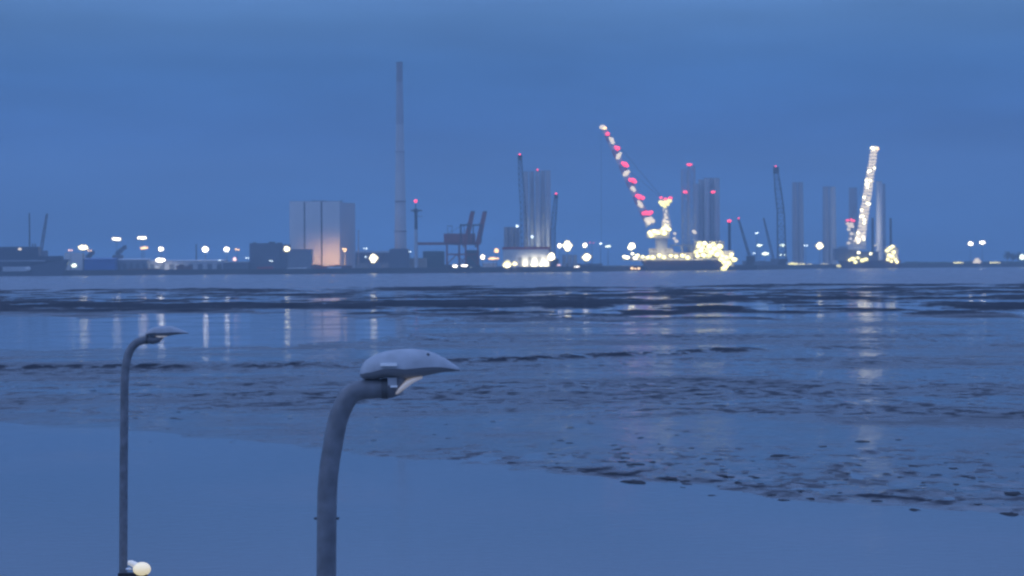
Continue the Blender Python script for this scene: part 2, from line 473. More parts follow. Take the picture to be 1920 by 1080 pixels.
MA = [
 (132,469,2960,'pink',2,3.0,'pinkish floodlight mast above the left corner of the grey box building',1.7,1,0),
 (156,464,2990,'warm',5,14.0,'widest warm floodlight mast above the grey box building at left',2.6,2,0),
 (168,470,3020,'orange',2,3.0,'small orange floodlight mast under the widest warm cluster at left',1.6,1,0),
 (139,498,2920,'green',4,6.5,'greenish white floodlight mast low in front of the grey box building',2.0,2,0),
 (218,448,3050,'white',4,9.0,'tallest white floodlight mast above the dark harbour crane at left',2.4,1,0),
 (266,446,3050,'white',4,8.0,'white floodlight mast directly above the orange one over the pale shed',2.4,1,0),
 (270,465,3000,'orange',4,7.0,'orange floodlight mast below a white one over the pale shed',2.2,1,0),
 (302,467,3000,'white',4,7.0,'white floodlight mast above the middle of the long pale shed',2.4,2,0),
 (301,487,2960,'white',4,9.0,'white floodlight mast lowest in front of the long pale shed',2.2,1,24000),
 (385,467,3000,'white',4,7.0,'white floodlight mast right of the dark thin pole over the shed',2.6,2,14000),
 (425,467,3000,'white',4,6.5,'white floodlight mast paired with a small orange lamp to its right',2.4,2,8000),
 (445,468,3000,'orange',2,3.0,'small orange floodlight mast right of a bright white one',1.7,1,0),
 (440,486,2970,'pink',3,4.0,'pink floodlight mast low beside the shed end',1.9,2,0),
 (412,488,2950,'cool',2,2.0,'small bluish lamp mast in front of the shed gable',1.2,1,0),
 (464,484,2950,'cool',2,3.0,'small bluish lamp mast left of the dark grey block building',1.6,1,0),
 (508,489,2940,'cool',2,2.5,'small bluish lamp mast in front of the dark grey block building',1.5,1,0),
 (538,467,2960,'warm',4,6.5,'bright yellowish floodlight mast between dark block and boiler house',2.8,2,0),
 (685,466,3000,'cool',2,3.0,'small white lamp mast left of the chimney foot building',1.6,1,0),
 (686,482,2990,'cool',1,1.0,'tiny white lamp mast beside the bright star shaped light',1.4,1,0),
 (700,484,2950,'warm',4,6.0,'brightest star shaped floodlight mast left of the chimney foot',3.0,3,8000),
 (769,472,2980,'cool',2,2.0,'small white lamp mast between chimney foot and beacon mast',1.3,1,0),
 (853,499,2970,'white',3,3.5,'low white lamp under the left legs of the gantry cranes',1.8,1,0),
 (871,498,2970,'white',4,6.0,'wide low white lamp under the middle of the gantry cranes',1.6,1,0),
 (883,503,2965,'green',1,1.0,'tiny greenish lamp under the right legs of the gantry cranes',1.5,1,0),
 (905,482,3000,'white',3,4.0,'round white floodlight mast right of the gantry cranes',2.4,2,0),
 (931,470,3010,'orange',4,4.5,'orange floodlight mast left of the red striped warehouse',2.4,2,0),
 (925,485,3000,'orange',5,11.0,'wide warm floodlight row under the orange mast',2.0,1,0),
 (951,496,2960,'yellow',4,6.0,'large yellow floodlight at the left front of the red striped warehouse',3.0,3,9000),
 (965,494,2962,'yellow',2,3.0,'second yellow floodlight from the left of the red striped warehouse',2.0,3,4000),
 (1034,481,2975,'warm',4,6.0,'yellowish floodlight mast at the right end of the red striped warehouse',2.8,3,9000),
 (1049,461,3040,'white',3,4.0,'white floodlight mast left of the biggest starburst light',2.2,2,0),
 (1064,461,3030,'warm',5,9.0,'biggest starburst floodlight mast right of the tall tower cluster',2.8,4,9000),
 (1097,460,3060,'white',3,5.0,'upper white floodlight mast between the starburst light and vessel',2.4,2,0),
 (1100,482,3050,'warm',4,8.0,'large yellowish floodlight mast below the upper white one near vessel',2.8,3,0),
 (1110,455,3070,'red',2,5.0,'dim red lamp mast left of the jack-up vessel',1.2,1,0),
 (1126,457,3075,'cool',1,1.0,'tiny white lamp mast beside the dim red lamp mast',1.8,1,0),
 (1140,462,3080,'green',3,4.5,'small greenish white lamp mast left of the jack-up vessel',1.7,1,0),
 (1048,497,2990,'pink',2,2.0,'small low pinkish lamp right of the red striped warehouse',1.5,1,0),
 (1081,500,3010,'white',3,5.0,'low flat white lamp on quay below the starburst light',1.1,1,0),
 (1419,437,3380,'cool',2,3.0,'slender white lamp post between the two jack-up vessels',2.2,1,0),
 (1424,460,3390,'green',3,6.0,'wide greenish lamp mast under the slender white lamp post',2.0,1,0),
 (1435,476,3380,'green',3,6.5,'greenish white lamp mast left of the dark crane foot',2.4,1,0),
 (1414,475,3400,'cool',2,2.0,'small lamp mast behind the greenish white one by dark crane',1.6,1,0),
 (1468,460,3650,'green',3,8.0,'wide pale lamp mast at the dark lattice crane foot',2.0,1,0),
 (1468,478,3650,'green',2,6.0,'dim pale lamp mast under the wide one at dark crane foot',2.0,1,0),
 (1511,460,3800,'cool',2,4.0,'small dim lamp mast left of the large white one',2.4,1,0),
 (1537,461,3800,'warm',4,8.0,'large white floodlight mast between the two jack-up vessels',3.4,3,0),
 (1820,457,4300,'white',4,10.0,'left of the twin white floodlight masts at far right',3.2,2,0),
 (1842,455,4300,'white',4,12.0,'right of the twin white floodlight masts at far right',3.0,2,0),
 (1797,493,4150,'yellow',5,14.0,'dim yellowish lamp row left of the round warm light at far right',2.0,1,0),
 (1832,491,4150,'pearl',4,9.0,'round warm floodlight low under the twin white masts',3.6,3,0),
 (1866,493,4150,'yellow',5,16.0,'dim yellowish lamp row right of the round warm light',2.2,1,0),
 (1888,497,4120,'green',4,12.0,'low greenish lamp below the trees at far right',3.0,1,0),
 (1917,482,4120,'green',4,9.0,'greenish lamp mast at the right picture edge',4.0,2,0),
]
for (px,py,Y,c,n_,w,lab,hd,rows,li) in MA:
    lc = {'orange':(1,0.55,0.2),'warm':(1,0.8,0.5),'yellow':(1,0.82,0.45)}.get(c,(1,0.92,0.8))
    mast(px,py,Y,c,n_,w,lab,head=hd,rows=rows,light=li,lcol=lc)

# low lamps along the quay edge before the second vessel
for k,(px,py,w,lab) in enumerate(((1487,495,12,'left end'),(1502,497,12,'second from the left'),(1518,498,6,'middle and smallest'),(1546,498,14,'second from the right'),(1578,498,13,'right end'))):
    mast(px,py,3985,'yellow',4,w,'low yellow quay lamp, %s of the five before the second vessel' % lab,head=3.2,rows=1)

# ------------------------------------------------------------------ buildings
def pbox(px0, px1, py0, py1, Y, depth, z0=None):
    """box whose front face fills the pixel rectangle at depth Y"""
    a = W(px0, (py0+py1)/2, Y); b = W(px1, (py0+py1)/2, Y)
    zt = W((px0+px1)/2, py0, Y).z; zb = W((px0+px1)/2, py1, Y).z if z0 is None else z0
    return (a.x, b.x, Y, Y+depth, zb, zt)
def PB(*a, **k): return MB().box(*pbox(*a, **k))
def base(px, Y, z=GZ): return (XW(px, Y), Y, z)

# boiler house
Y = 3040
t = thing('boiler_house', base(600,Y), 'huge pale windowless boiler house of the power station beside the chimney', 'building')
for k,(a,b) in enumerate(((543,569.8),(572.2,601.6),(604.4,637))):
    PB(a,b,377.5,500,Y,60,z0=GZ).build('wall_panel', M_clad, t)
for a,b in ((569.8,572.2),(601.6,604.4)):
    MB().box(*[*pbox(a,b,379,500,Y+1.5,55,z0=GZ)]).build('seam', M_dark, t)
# angled right hand face, its shading put in as darker cladding
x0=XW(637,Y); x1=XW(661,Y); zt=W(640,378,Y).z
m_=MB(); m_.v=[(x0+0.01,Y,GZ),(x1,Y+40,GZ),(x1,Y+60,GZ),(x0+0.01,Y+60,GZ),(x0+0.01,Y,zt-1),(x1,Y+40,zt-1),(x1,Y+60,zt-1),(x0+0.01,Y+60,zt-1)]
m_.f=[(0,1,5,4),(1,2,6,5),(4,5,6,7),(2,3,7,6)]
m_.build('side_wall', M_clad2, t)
for px in (587.5,593,600,605,611,640):
    PB(px-2,px+2,376,378.6,Y+6,5).build('roof_vent', M_dark, t)
PB(602,604.5,427,429,Y-1,1).build('platform', M_pole, t)
pl = PB(543,637,376.9,377.5,Y+0.5,1).build('parapet', M_grey, t)
# its orange wall lamp
c = W(646,468,Y-14)
tl = thing('wall_floodlight', (c.x,Y-13,GZ), 'orange lamp lighting the right corner of the boiler house', 'light mast', 'floodlight masts along the harbour')
MB().tube((c.x,Y-13,GZ),(c.x,Y-13,c.z),0.5,0.3).build('pole', M_pole, tl)
for dx,dz in ((-1.6,0.8),(1.2,0.4),(0.3,-2.0)):
    a,b=MB(),MB(); flood_head(a,b,Vector((c.x+dx,Y-14,c.z+dz)),2.4,2.0)
    ho=b.build('lamp_housing',M_dark,tl); a.build('lamp_lens',E['orange'],ho)
point_light(tl,(c.x-4,Y-27,c.z-12),30000,(1.0,0.50,0.16),1.5)
point_light(tl,(c.x-30,Y-27,c.z-15),24000,(1.0,0.50,0.18),1.5)

# dark block with a lower wing
Y = 2990
t = thing('block_building', base(505,Y), 'dark grey flat-roofed block building left of the boiler house', 'building')
PB(468,524,456,500,Y,40,z0=GZ).build('main_wall', M_grey2, t)
PB(524,540,458,500,Y+2,38,z0=GZ).build('stair_tower', M_grey2, t)
PB(540,583,467,500,Y-4,30,z0=GZ).build('wing', M_grey, t)
for a,b,c_ in ((504,515,453.5),(521,528,455),(474,480,454.5)):
    PB(a,b,c_,458,Y+8,8).build('roof_unit', M_dark, t)
for px,py in ((487,474.5),(487,493)):
    PB(px-1.5,px+1.5,py-2,py+2,Y-0.2,0.2).build('window', M_pole, t)

# chimney
Y = 3080
zt = W(747,118,Y).z
cx0 = XW(751.5,Y); cx1 = cx0
t = thing('chimney', (cx0,Y,GZ), 'very tall tapering concrete power station chimney', 'chimney')
def crad(z): f=(z-GZ)/(zt-GZ); return 8.1*(1-f)**1.1+3.9*f**0.9 if f<1 else 4.0
segs=[GZ, GZ+60, GZ+120, GZ+180, zt-24, zt]
for k in range(5):
    m_=MB(); za,zb=segs[k],segs[k+1]
    m_.tube((cx0,Y,za),(cx0,Y,zb-0.02),crad(za),crad(zb),24)
    m_.build('shaft_section' if k<4 else 'dark_top', (M_conc, M_conc, M_tower, M_towerd, M_grey)[k], t, smooth=False)
for py in (378,434,285):
    z=W(755,py,Y).z; r=crad(z)+0.7
    MB().tube((cx0,Y,z-0.5),(cx0,Y,z+0.5),r,r,24).build('gallery', M_dark if py>300 else M_grey, t)
MB().tube((cx0,Y,zt),(cx0,Y,zt+1.0),4.3,4.3,24).build('rim', M_dark, t)
t = thing('chimney_foot_building', base(748,3030), 'dark box building at the foot of the chimney', 'building')
PB(730,766,467,502,3030,30,z0=GZ).build('wall', M_grey2, t)
PB(735,761,466,467,3035,18).build('roof_edge', M_grey, t)

# beacon mast
Y=3000
t = thing('beacon_mast', base(780,Y), 'slender mast with platform and red beacon between chimney and gantry cranes', 'mast')
x=XW(780.5,Y)
z1=W(780,430,Y).z; z2=W(780,396,Y).z; z3=W(779,382,Y).z; zr=W(779,377,Y).z
MB().tube((x,Y,GZ),(x,Y,z1),2.4,2.0,12).build('lower_shaft', M_tower, t)
MB().tube((x,Y,z1),(x,Y,z2),2.0,1.9,12).build('upper_shaft', M_black, t)
MB().tube((x-0.2,Y,z2+1.5),(x-0.2,Y,z3),0.7,0.5,8).build('antenna', M_black, t)
MB().box(x-6.2,x+7.6,Y-2.5,Y+2.5,z2,z2+1.5).tube((x,Y,z2-1.8),(x,Y,z2+3.0),2.6,2.6,12).build('platform', M_black, t)
za=W(780,406,Y).z
MB().box(x+2.0,x+8.0,Y-0.6,Y+0.6,za-0.3,za+0.3).build('bracket', M_black, t)
MB().blob((x-0.2,Y,zr),2.0,2.0,2.0,10,6).build('red_beacon', E['red'], t, smooth=True)

# gantry cranes
def gantry(label, dx, Y, full):
    P = lambda px,py,yy=0: W(px+dx,py,Y+yy)
    t = thing('gantry_crane', (P(855,500).x, Y, GZ), label, 'gantry crane', 'ship-to-shore gantry cranes')
    D = 22
    for px in (838,873):
        for yy in (0,D):
            b_=P(px,470,yy); MB().tube((b_.x,Y+yy,GZ),(b_.x,Y+yy,P(px,452).z),1.5,1.5,4).build('leg', M_rust, t)
    for yy in (0,D):
        a=P(838,477,yy); b=P(873,477,yy)
        MB().box(a.x,b.x,Y+yy-0.7,Y+yy+0.7,a.z-0.9,a.z+0.9).build('portal_beam', M_rust, t)
        a=P(838,496,yy); b=P(873,463,yy)
        MB().tube(a,P(856,477,yy),0.8,0.8,4).tube(P(873,496,yy),P(856,477,yy),0.8,0.8,4).build('brace', M_rust, t)
        for px in (838,873):
            c=P(px,500,yy); MB().box(c.x-3.2,c.x+3.2,Y+yy-1,Y+yy+1,GZ,GZ+2.2).build('bogie', M_dark, t)
    # main girder and back reach
    x0 = 783 if full else 826
    for yy in (6,16):
        a=P(x0,457,yy); b=P(876,457,yy)
        MB().box(a.x,b.x,Y+yy-1.0,Y+yy+1.0,a.z-1.6,a.z+1.6).build('girder', M_rust, t)
    MB().box(P(832,450).x,P(868,450).x,Y+3,Y+19,P(850,455.5).z,P(850,438).z).build('machine_house', M_rust, t)
    a=P(839,430); MB().box(a.x-0.3,a.x+0.3,Y+8,Y+8.6,P(839,438).z,P(839,424).z).box(a.x+5.0,a.x+5.6,Y+8,Y+8.6,P(839,438).z,P(839,424).z).box(a.x-0.3,a.x+5.6,Y+8,Y+8.6,P(839,424).z,P(839,424).z+0.7).build('service_frame', M_dark, t)
    # apex frame
    for yy in (3,19):
        for px in (864,879):
            MB().tube(P(px,455,yy),P(px+0.5,422,yy),1.1,1.0,4).build('pylon', M_dark, t)
        MB().tube(P(862,422,yy),P(882,422,yy),1.3,1.3,4).build('apex_beam', M_dark, t)
        MB().tube(P(864,424,yy),P(840,438,yy),0.3,0.3,4).build('stay', M_dark, t)
    # raised boom
    hp, tp = (873,458),(888,398)
    for yy in (6,16):
        MB().tube(P(*hp,yy),P(tp[0]-2,tp[1],yy),4.6,3.6,4).build('boom_girder', M_rust, t)
    for f in (0.25,0.5,0.75,0.97):
        q=P(hp[0]+(tp[0]-hp[0])*f,hp[1]+(tp[1]-hp[1])*f)
        MB().box(q.x-0.6,q.x+0.6,Y+6,Y+16,q.z-0.5,q.z+0.5).build('boom_tie', M_rust, t)
    q=P(886,398); MB().box(q.x-2.2,q.x+2.6,Y+4,Y+18,q.z-1.4,q.z+1.6).build('boom_tip', M_dark, t)
    MB().tube(P(872,422,11),P(884,412,11),0.3,0.3,4).build('stay', M_dark, t)
    c=P(870,462); MB().box(c.x-2,c.x+2,Y+8,Y+14,c.z-1.5,c.z+1.8).build('operator_cab', M_white, t)
    return t
gantry('red-brown gantry crane with raised boom and long back beam, left of two', 0, 3000, True)
gantry('red-brown gantry crane with raised boom, right of two', 23, 3045, False)

# long-span shed behind cranes etc.
def simple(name, label, cat, px0,px1,py0,Y,depth,m,roof=None,group=None,bays=0,door=None):
    t = thing(name, base((px0+px1)/2,Y), label, cat, group)
    PB(px0,px1,py0,500,Y,depth,z0=GZ).build('wall', m, t)
    x0,x1,_,_,_,zt = pbox(px0,px1,py0,500,Y,depth,z0=GZ)
    if roof:
        m_=MB(); h=max(1.2,(zt-GZ)*0.12)
        m_.v=[(x0-0.6,Y-0.6,zt),(x1+0.6,Y-0.6,zt),(x1+0.6,Y+depth+0.6,zt),(x0-0.6,Y+depth+0.6,zt),(x0-0.6,Y+depth/2,zt+h),(x1+0.6,Y+depth/2,zt+h)]
        m_.f=[(0,1,5,4),(2,3,4,5),(1,2,5),(3,0,4),(3,2,1,0)]
        m_.build('roof', roof, t)
    for k in range(bays):
        xa=x0+(x1-x0)*(k+0.25)/bays; xb=x0+(x1-x0)*(k+0.75)/bays
        MB().box(xa,xb,Y-0.25,Y-0.003,GZ,GZ+(zt-GZ)*0.62).build('door', M_grey2, t)
    return t
simple('grey_box_building','small pale grey box building at left with lamps over its roof','building',121,154,474,2985,20,M_clad,None)
simple('blue_shed','bright blue flat shed near the left end of the quay','building',158,215,486,2940,30,M_blue,M_blue)
simple('grey_shed','low blue-grey shed adjoining the blue one','building',216,276,487,2960,30,M_grey,M_roof,bays=5)
simple('long_pale_shed','long low pale shed with light roof under the row of lamps','building',277,420,489,2975,40,M_clad2,M_roof,bays=8)
simple('dark_shed','low dark shed between long pale shed and block building','building',418,466,492,2970,30,M_grey2,M_grey)
simple('green_depot','dark teal low depot seen through the left legs of the gantry cranes','building',793,832,471,3120,40,M_green,None)
simple('dark_depot','dark depot building behind the right legs of the gantry cranes','building',872,898,469,3150,40,M_green,None)
simple('lit_shed','pale low shed lit by warm lamps right of the gantry cranes','building',905,930,494,3010,25,M_white,M_roof)
simple('cream_shed','cream low shed beside the foot of the beacon mast','building',768,799,484,3060,25,mat('cream_wall',(0.42,0.36,0.27),0.7),None)
simple('low_dark_hall','long low dark hall behind the star shaped light','building',664,730,474,3140,40,M_grey2,M_grey)

# warehouse with the red stripe
Y=3000
t = thing('striped_warehouse', base(986,Y), 'pale warehouse with a red stripe along its eaves below the tower cluster', 'building')
PB(943,1030,467.2,500,Y,45,z0=GZ).build('wall', M_clad, t)
PB(941.5,1031,463,467.2,Y-0.8,46).build('red_eaves', M_red, t)
for k,px in enumerate((972,990,1008)):
    PB(px,px+7,482,500,Y-0.3,0.29,z0=GZ).build('door', M_grey, t)
for k,(px,sz) in enumerate(((983,2.2),(998,2.6),(1005,1.8),(1014,2.4),(1024,1.6))):
    c=W(px,497,Y-5)
    tl=thing('wall_uplight',(c.x,Y-5,GZ),'small yellow uplight at the warehouse front, number %s from its left' % ('one','two','three','four','five')[k] if False else
        ['leftmost small yellow uplight before the red striped warehouse','second small uplight from the left before the red striped warehouse','middle small uplight before the red striped warehouse','second small uplight from the right before the red striped warehouse','rightmost small uplight before the red striped warehouse'][k],'lamp','uplights before the striped warehouse')
    MB().tube((c.x,Y-5,GZ),(c.x,Y-5,c.z-0.6),0.3,0.3,6).build('post',M_pole,tl)
    a,b=MB(),MB(); flood_head(a,b,c,sz,sz*1.1); ho=b.build('lamp_housing',M_dark,tl); a.build('lamp_lens',E['yellow'],ho)
    point_light(tl,(c.x,Y-7,c.z+1),7000,(1,0.88,0.6),1.5,98)

# low clutter along the quay front
def clutter(name,label,cat,px0,px1,py0,py1,Y,m,depth=6):
    t=thing(name,base((px0+px1)/2,Y),label,cat)
    x0,x1,y0,y1,z0,z1=pbox(px0,px1,py0,py1,Y,depth)
    z0=GZ; z1=max(z1,GZ+1.5); k=max(1,int((x1-x0)/6.5)); s=(x1-x0)/k
    for i in range(k):
        hh=(z1-z0)*random.uniform(0.75,1.1)
        MB().box(x0+i*s+0.15,x0+(i+1)*s-0.15,Y,Y+depth,z0,z0+hh).build('unit',m,t)
    return t
clutter('stacked_timber','dark red stacked units on the quay before the long pale shed','stack',238,300,505,510,2910,M_brown)
clutter('stacked_timber','reddish stacked units on quay left of the dark shed','stack',330,360,498,508,2915,M_brown)
clutter('red_container_row','flat red container row before the dark block building','container',482,512,499,505,2915,M_red)
clutter('white_tank_row','row of white wrapped bundles before the boiler house','stack',538,575,502,508,2910,M_white)
clutter('red_container_pair','pair of dull red containers before the boiler house','container',588,612,501,509,2910,M_red)
clutter('white_bundle_pair','pair of white bundles at the right foot of the boiler house','stack',614,640,499,507,2910,M_white)
clutter('container_row','long low row of dark containers behind the boiler house front lamps','container',583,660,497,501,2950,M_brown)
clutter('quay_boats','pale low boat-shaped units at the right of the starburst lamp','stack',1165,1215,497,501,3325,M_white)
clutter('dark_stack','dark row of units under the gantry cranes','stack',826,900,496,503,2985,M_dark)
clutter('grey_stack','grey row of units left of the chimney foot','stack',668,728,492,501,2960,M_grey)
clutter('grey_cargo','low grey cargo row between warehouse and jack-up vessel','stack',1060,1130,494,501,3080,M_grey2)
clutter('quay_cargo','low grey cargo row between the two jack-up vessels','stack',1392,1470,489,500,3720,M_grey2)

# dark poles
for px,py0,Y_,lab in ((368,458,3000,'thin dark pole left of a white floodlight above the long pale shed'),(672,432,3060,'thin faint pole right of the boiler house')):
    t=thing('pole',base(px,Y_),lab,'pole')
    c=W(px,py0,Y_); MB().tube((c.x,Y_,GZ),(c.x,Y_,c.z),0.9,0.6,8).build('shaft',M_dark if px<400 else M_towerd,t)
    MB().box(c.x-1.4,c.x+1.4,Y_-0.3,Y_+0.3,c.z-1.0,c.z-0.4).build('crossarm',M_dark,t)

# ------------------------------------------------------------------ wind turbine towers standing upright
def tower(px, top, wpx, Y, label, m=M_tower, red=False, lamps=(), gz=GZ, taper=0.86):
    c=W(px,480,Y); zt=W(px,top,Y).z; r=wpx/2*Y/F
    t=thing('turbine_tower',(c.x,Y,gz),label,'turbine tower','upright wind turbine towers')
    zs=np.linspace(gz,zt,5)
    for k in range(4):
        ra=r*(1-(1-taper)*k/4); rb=r*(1-(1-taper)*(k+1)/4)
        MB().tube((c.x,Y,zs[k]+0.2),(c.x,Y,zs[k+1]-0.2),ra,rb,18).build('tower_section',m,t)
        MB().tube((c.x,Y,zs[k+1]-0.2),(c.x,Y,zs[k+1]+0.2),rb+0.35,rb+0.35,18).build('flange',M_towerd,t)
    if red:
        MB().blob((c.x,Y-r*0.3,zt+1.0),1.2,1.0,1.0,8,5).build('red_beacon',E['red'],t,smooth=True)
    for py in lamps:
        z=W(px,py,Y).z; MB().blob((c.x,Y-r-0.8,z),1.6,1.0,1.3,8,5).build('work_lamp',E['cool'],t,smooth=True)
    return t
names=['leftmost','second','middle','fourth','rightmost']
for k,px in enumerate((987,998,1009,1019,1029)):
    tower(px,322 if k<2 else 320,10.5,3090+(k%2)*8,'%s of the five tall towers behind the red striped warehouse' % names[k],red=(k==2),lamps=(444,) if k==1 else ())
for k,px in enumerate((950,960,970)):
    tower(px,426,10.5,3110,'%s of the three short towers left of the tall cluster' % ['left','middle','right'][k],M_towerd,lamps=(424,) if k==2 else (),taper=0.95)
for k,px in enumerate((1306,1316,1326,1336,1345)):
    tower(px,(345,337,334,334,334)[k],10.5,3420+(k%2)*8,'%s of the five grouped towers right behind the first vessel' % ['leftmost','second','middle','fourth','rightmost'][k],M_tower,red=False,taper=1.0)
for k,px in enumerate((1491,1502)):
    tower(px,342,11.5,4150,'%s of the pair of grey towers right of the dark lattice crane' % ['left','right'][k],M_towerd)
for k,px in enumerate((1549,1562)):
    tower(px,350,13.5,4150,'%s of the tower pair left of the second vessel' % ['left','right'][k],M_towerd if k==0 else M_tower)
tower(1600,352,18,4400,'faint broad tower behind the second vessel A-frame',M_towerd)
tower(1649,340,13,4080,'white floodlit tower right of the lit boom of the second vessel',M_white)
tower(1657,345,9,4120,'grey tower tucked behind the white floodlit tower',M_towerd)
for k_,px in enumerate((1000,1020)):
    c=W(px,455,3070); o_=[o for o in bpy.data.objects if o.name.startswith('turbine_tower') and o.type=='EMPTY'][1+2*k_]
    point_light(o_,(c.x,3066,c.z),9000,(1,0.92,0.7),2.0,100)
# short fat silos left of the vessel
for k,px in enumerate((1058,1069,1078)):
    tower(px,478,8,3060,'%s of three short pale tubes under the starburst lamp' % ['left','middle','right'][k],M_tower,taper=1.0)

# ------------------------------------------------------------------ lattice cranes
def lattice(mb, p0, p1, w0, w1, bays, r=0.35, rd=0.25, mid=None):
    p0,p1=Vector(p0),Vector(p1); ax=(p1-p0).normalized()
    side=ax.cross(Vector((0,1,0))).normalized(); dep=Vector((0,1,0))
    def c(f):
        w=w0+(w1-w0)*f
        if mid: w=w*(1+mid*math.sin(math.pi*f))
        o=p0+(p1-p0)*f
        return [o+side*w/2-dep*w/2,o-side*w/2-dep*w/2,o-side*w/2+dep*w/2,o+side*w/2+dep*w/2]
    prev=c(0)
    for k in range(bays):
        nx=c((k+1)/bays)
        for q in range(4):
            mb.tube(prev[q],nx[q],r,r,4)
            a,b=(prev[q],nx[(q+1)%4]) if k%2 else (prev[(q+1)%4],nx[q])
            mb.tube(a,b,rd,rd,3)
            mb.tube(nx[q],nx[(q+1)%4],rd,rd,3)
        prev=nx
    return mb
def luffing_crane(label, foot, tip, Y, w, red=True, knee=None, m=M_black, group='dark luffing cranes'):
    b=W(foot[0],foot[1],Y)
    t=thing('luffing_crane',(b.x,Y,GZ),label,'crane',group)
    MB().box(b.x-6,b.x+6,Y-5,Y+5,GZ,GZ+3.5).build('undercarriage',m,t)
    MB().box(b.x-4,b.x+8,Y-4,Y+4,GZ+3.6,max(b.z,GZ+8)).build('machine_house',m,t)
    k=W(*(knee or foot),Y)
    if knee: lattice(MB(),b,k,w*1.5,w*1.3,7,0.6,0.4).build('mast',m,t)
    p=W(*tip,Y)
    lattice(MB(),k,p,w*1.1,w*0.7,max(6,int((p-k).length/7)),0.55,0.4,mid=0.25).build('boom',m,t)
    bk=k+Vector((w*0.7,0,w*0.9))
    MB().tube(k,bk,0.5,0.5,4).build('gantry_arm',m,t)
    MB().tube(bk,p,0.22,0.22,4).build('pendant_line',m,t)
    MB().box(p.x-w*0.45,p.x+w*0.55,Y-w*0.4,Y+w*0.4,p.z-w*0.7,p.z+w*0.5).build('boom_head',m,t)
    if red:
        MB().blob((p.x,Y,p.z+w*0.5+1.0),1.3,1.2,1.2,8,5).build('red_beacon',E['red'],t,smooth=True)
    return t
luffing_crane('tall dark luffing crane with red tip left of the tall tower cluster',(984,480),(974.5,295),3070,5.5,knee=(981,400))
luffing_crane('short dark luffing crane with red tip right of the tall tower cluster',(1035,485),(1042.5,368),3060,4.5,knee=(1037,430))
luffing_crane('largest dark lattice crane with red tip between the two vessels',(1466,485),(1454.5,318),3600,8.0,knee=(1464,400))
luffing_crane('thin leaning dark crane with red tip right of the first vessel',(1405,480),(1385,412),3420,2.2)
luffing_crane('faint thin crane left of the largest dark lattice crane',(1450,485),(1432,410),3640,2.2,red=False,m=M_grey2)
luffing_crane('faint thin lattice crane at the far left behind the moored ship',(77,470),(88,402),3100,2.4,red=False,m=M_grey2)
t=luffing_crane('squat dark harbour crane behind the blue and grey sheds at left',(218,478),(234,463),2985,4.0,red=False,m=M_grey2)
luffing_crane('squat dark loader crane right of the grey box building',(163,484),(174,473),2995,4.0,red=False,m=M_grey2)
# posts with red tops
for px,top,lab,red in ((1367.5,418,'straight dark post with red top right of the first vessel',True),(1636,410,'dark post left of the white floodlit tower',False),(1670,410,'dark post right of the white floodlit tower',False)):
    Y_=3400 if red else 4030
    t=thing('spud_post',base(px,Y_),lab,'post')
    c=W(px,top,Y_); MB().tube((c.x,Y_,GZ),(c.x,Y_,c.z),2.1,1.9,10).build('shaft',M_black,t)
    MB().tube((c.x,Y_,c.z),(c.x,Y_,c.z+1),2.4,2.4,10).build('cap',M_dark,t)
    if red: MB().blob((c.x,Y_,c.z+2.6),3.0,2.4,2.4,8,5).build('red_beacon',E['red'],t,smooth=True)

# ------------------------------------------------------------------ jack-up vessels
def leg(t, px, top, wpx, Y, m):
    a=W(px,500,Y); p=W(px,top,Y); w=wpx*Y/F
    return lattice(MB(),(a.x,Y,-2),(p.x if False else a.x,Y,p.z),w,w,26,0.95,0.5).build('jacking_leg',m,t)
def hull(t, px0, px1, py_top, Y, depth, m, rake=8):
    x0=XW(px0,Y); x1=XW(px1,Y); zt=W((px0+px1)/2,py_top,Y).z
    m_=MB()
    m_.v=[(x0+rake,Y,-1),(x1-rake*0.4,Y,-1),(x1-rake*0.4,Y+depth,-1),(x0+rake,Y+depth,-1),(x0,Y,zt),(x1,Y,zt),(x1,Y+depth,zt),(x0,Y+depth,zt)]
    m_.f=[(0,1,5,4),(1,2,6,5),(2,3,7,6),(3,0,4,7),(4,5,6,7),(3,2,1,0)]
    return m_.build('hull',m,t)
def deckhouse(t, px0,px1,py0,py1,Y,depth,m,decks):
    o=PB(px0,px1,py0,py1,Y,depth).build('deckhouse',m,t)
    x0,x1,_,_,z0,z1=pbox(px0,px1,py0,py1,Y,depth)
    dh=(z1-z0)/decks
    for d in range(decks):
        n_=max(3,int((x1-x0)/3.2))
        for k in range(n_):
            xa=x0+(x1-x0)*(k+0.25)/n_; xb=x0+(x1-x0)*(k+0.75)/n_
            MB().box(xa,xb,Y-0.15,Y-0.003,z0+dh*(d+0.4),z0+dh*(d+0.75)).build('window',M_glass,o)
        MB().box(x0-0.8,x1+0.8,Y-1.2,Y+depth+0.8,z0+dh*(d+1)-0.15,z0+dh*(d+1)+0.15).build('deck_edge',m,o)
    return o
def deck_lamps(t, pts, Y, col, size, light=0, lc=(1,0.80,0.34)):
    for i,(px,py) in enumerate(pts):
        c=W(px+random.uniform(-1,1),py+random.uniform(-0.8,0.8),Y+random.uniform(-1.5,1.5))
        s=size*1.8*random.uniform(0.75,1.25)
        a,b=MB(),MB(); flood_head(a,b,c,s*1.3,s*0.9)
        ho=b.build('deck_lamp',M_dark,t); a.build('lamp_lens',E[col],ho,smooth=True)
        if light: point_light(t,(c.x,c.y-1.5,c.z+1.0),light,lc,3.0)

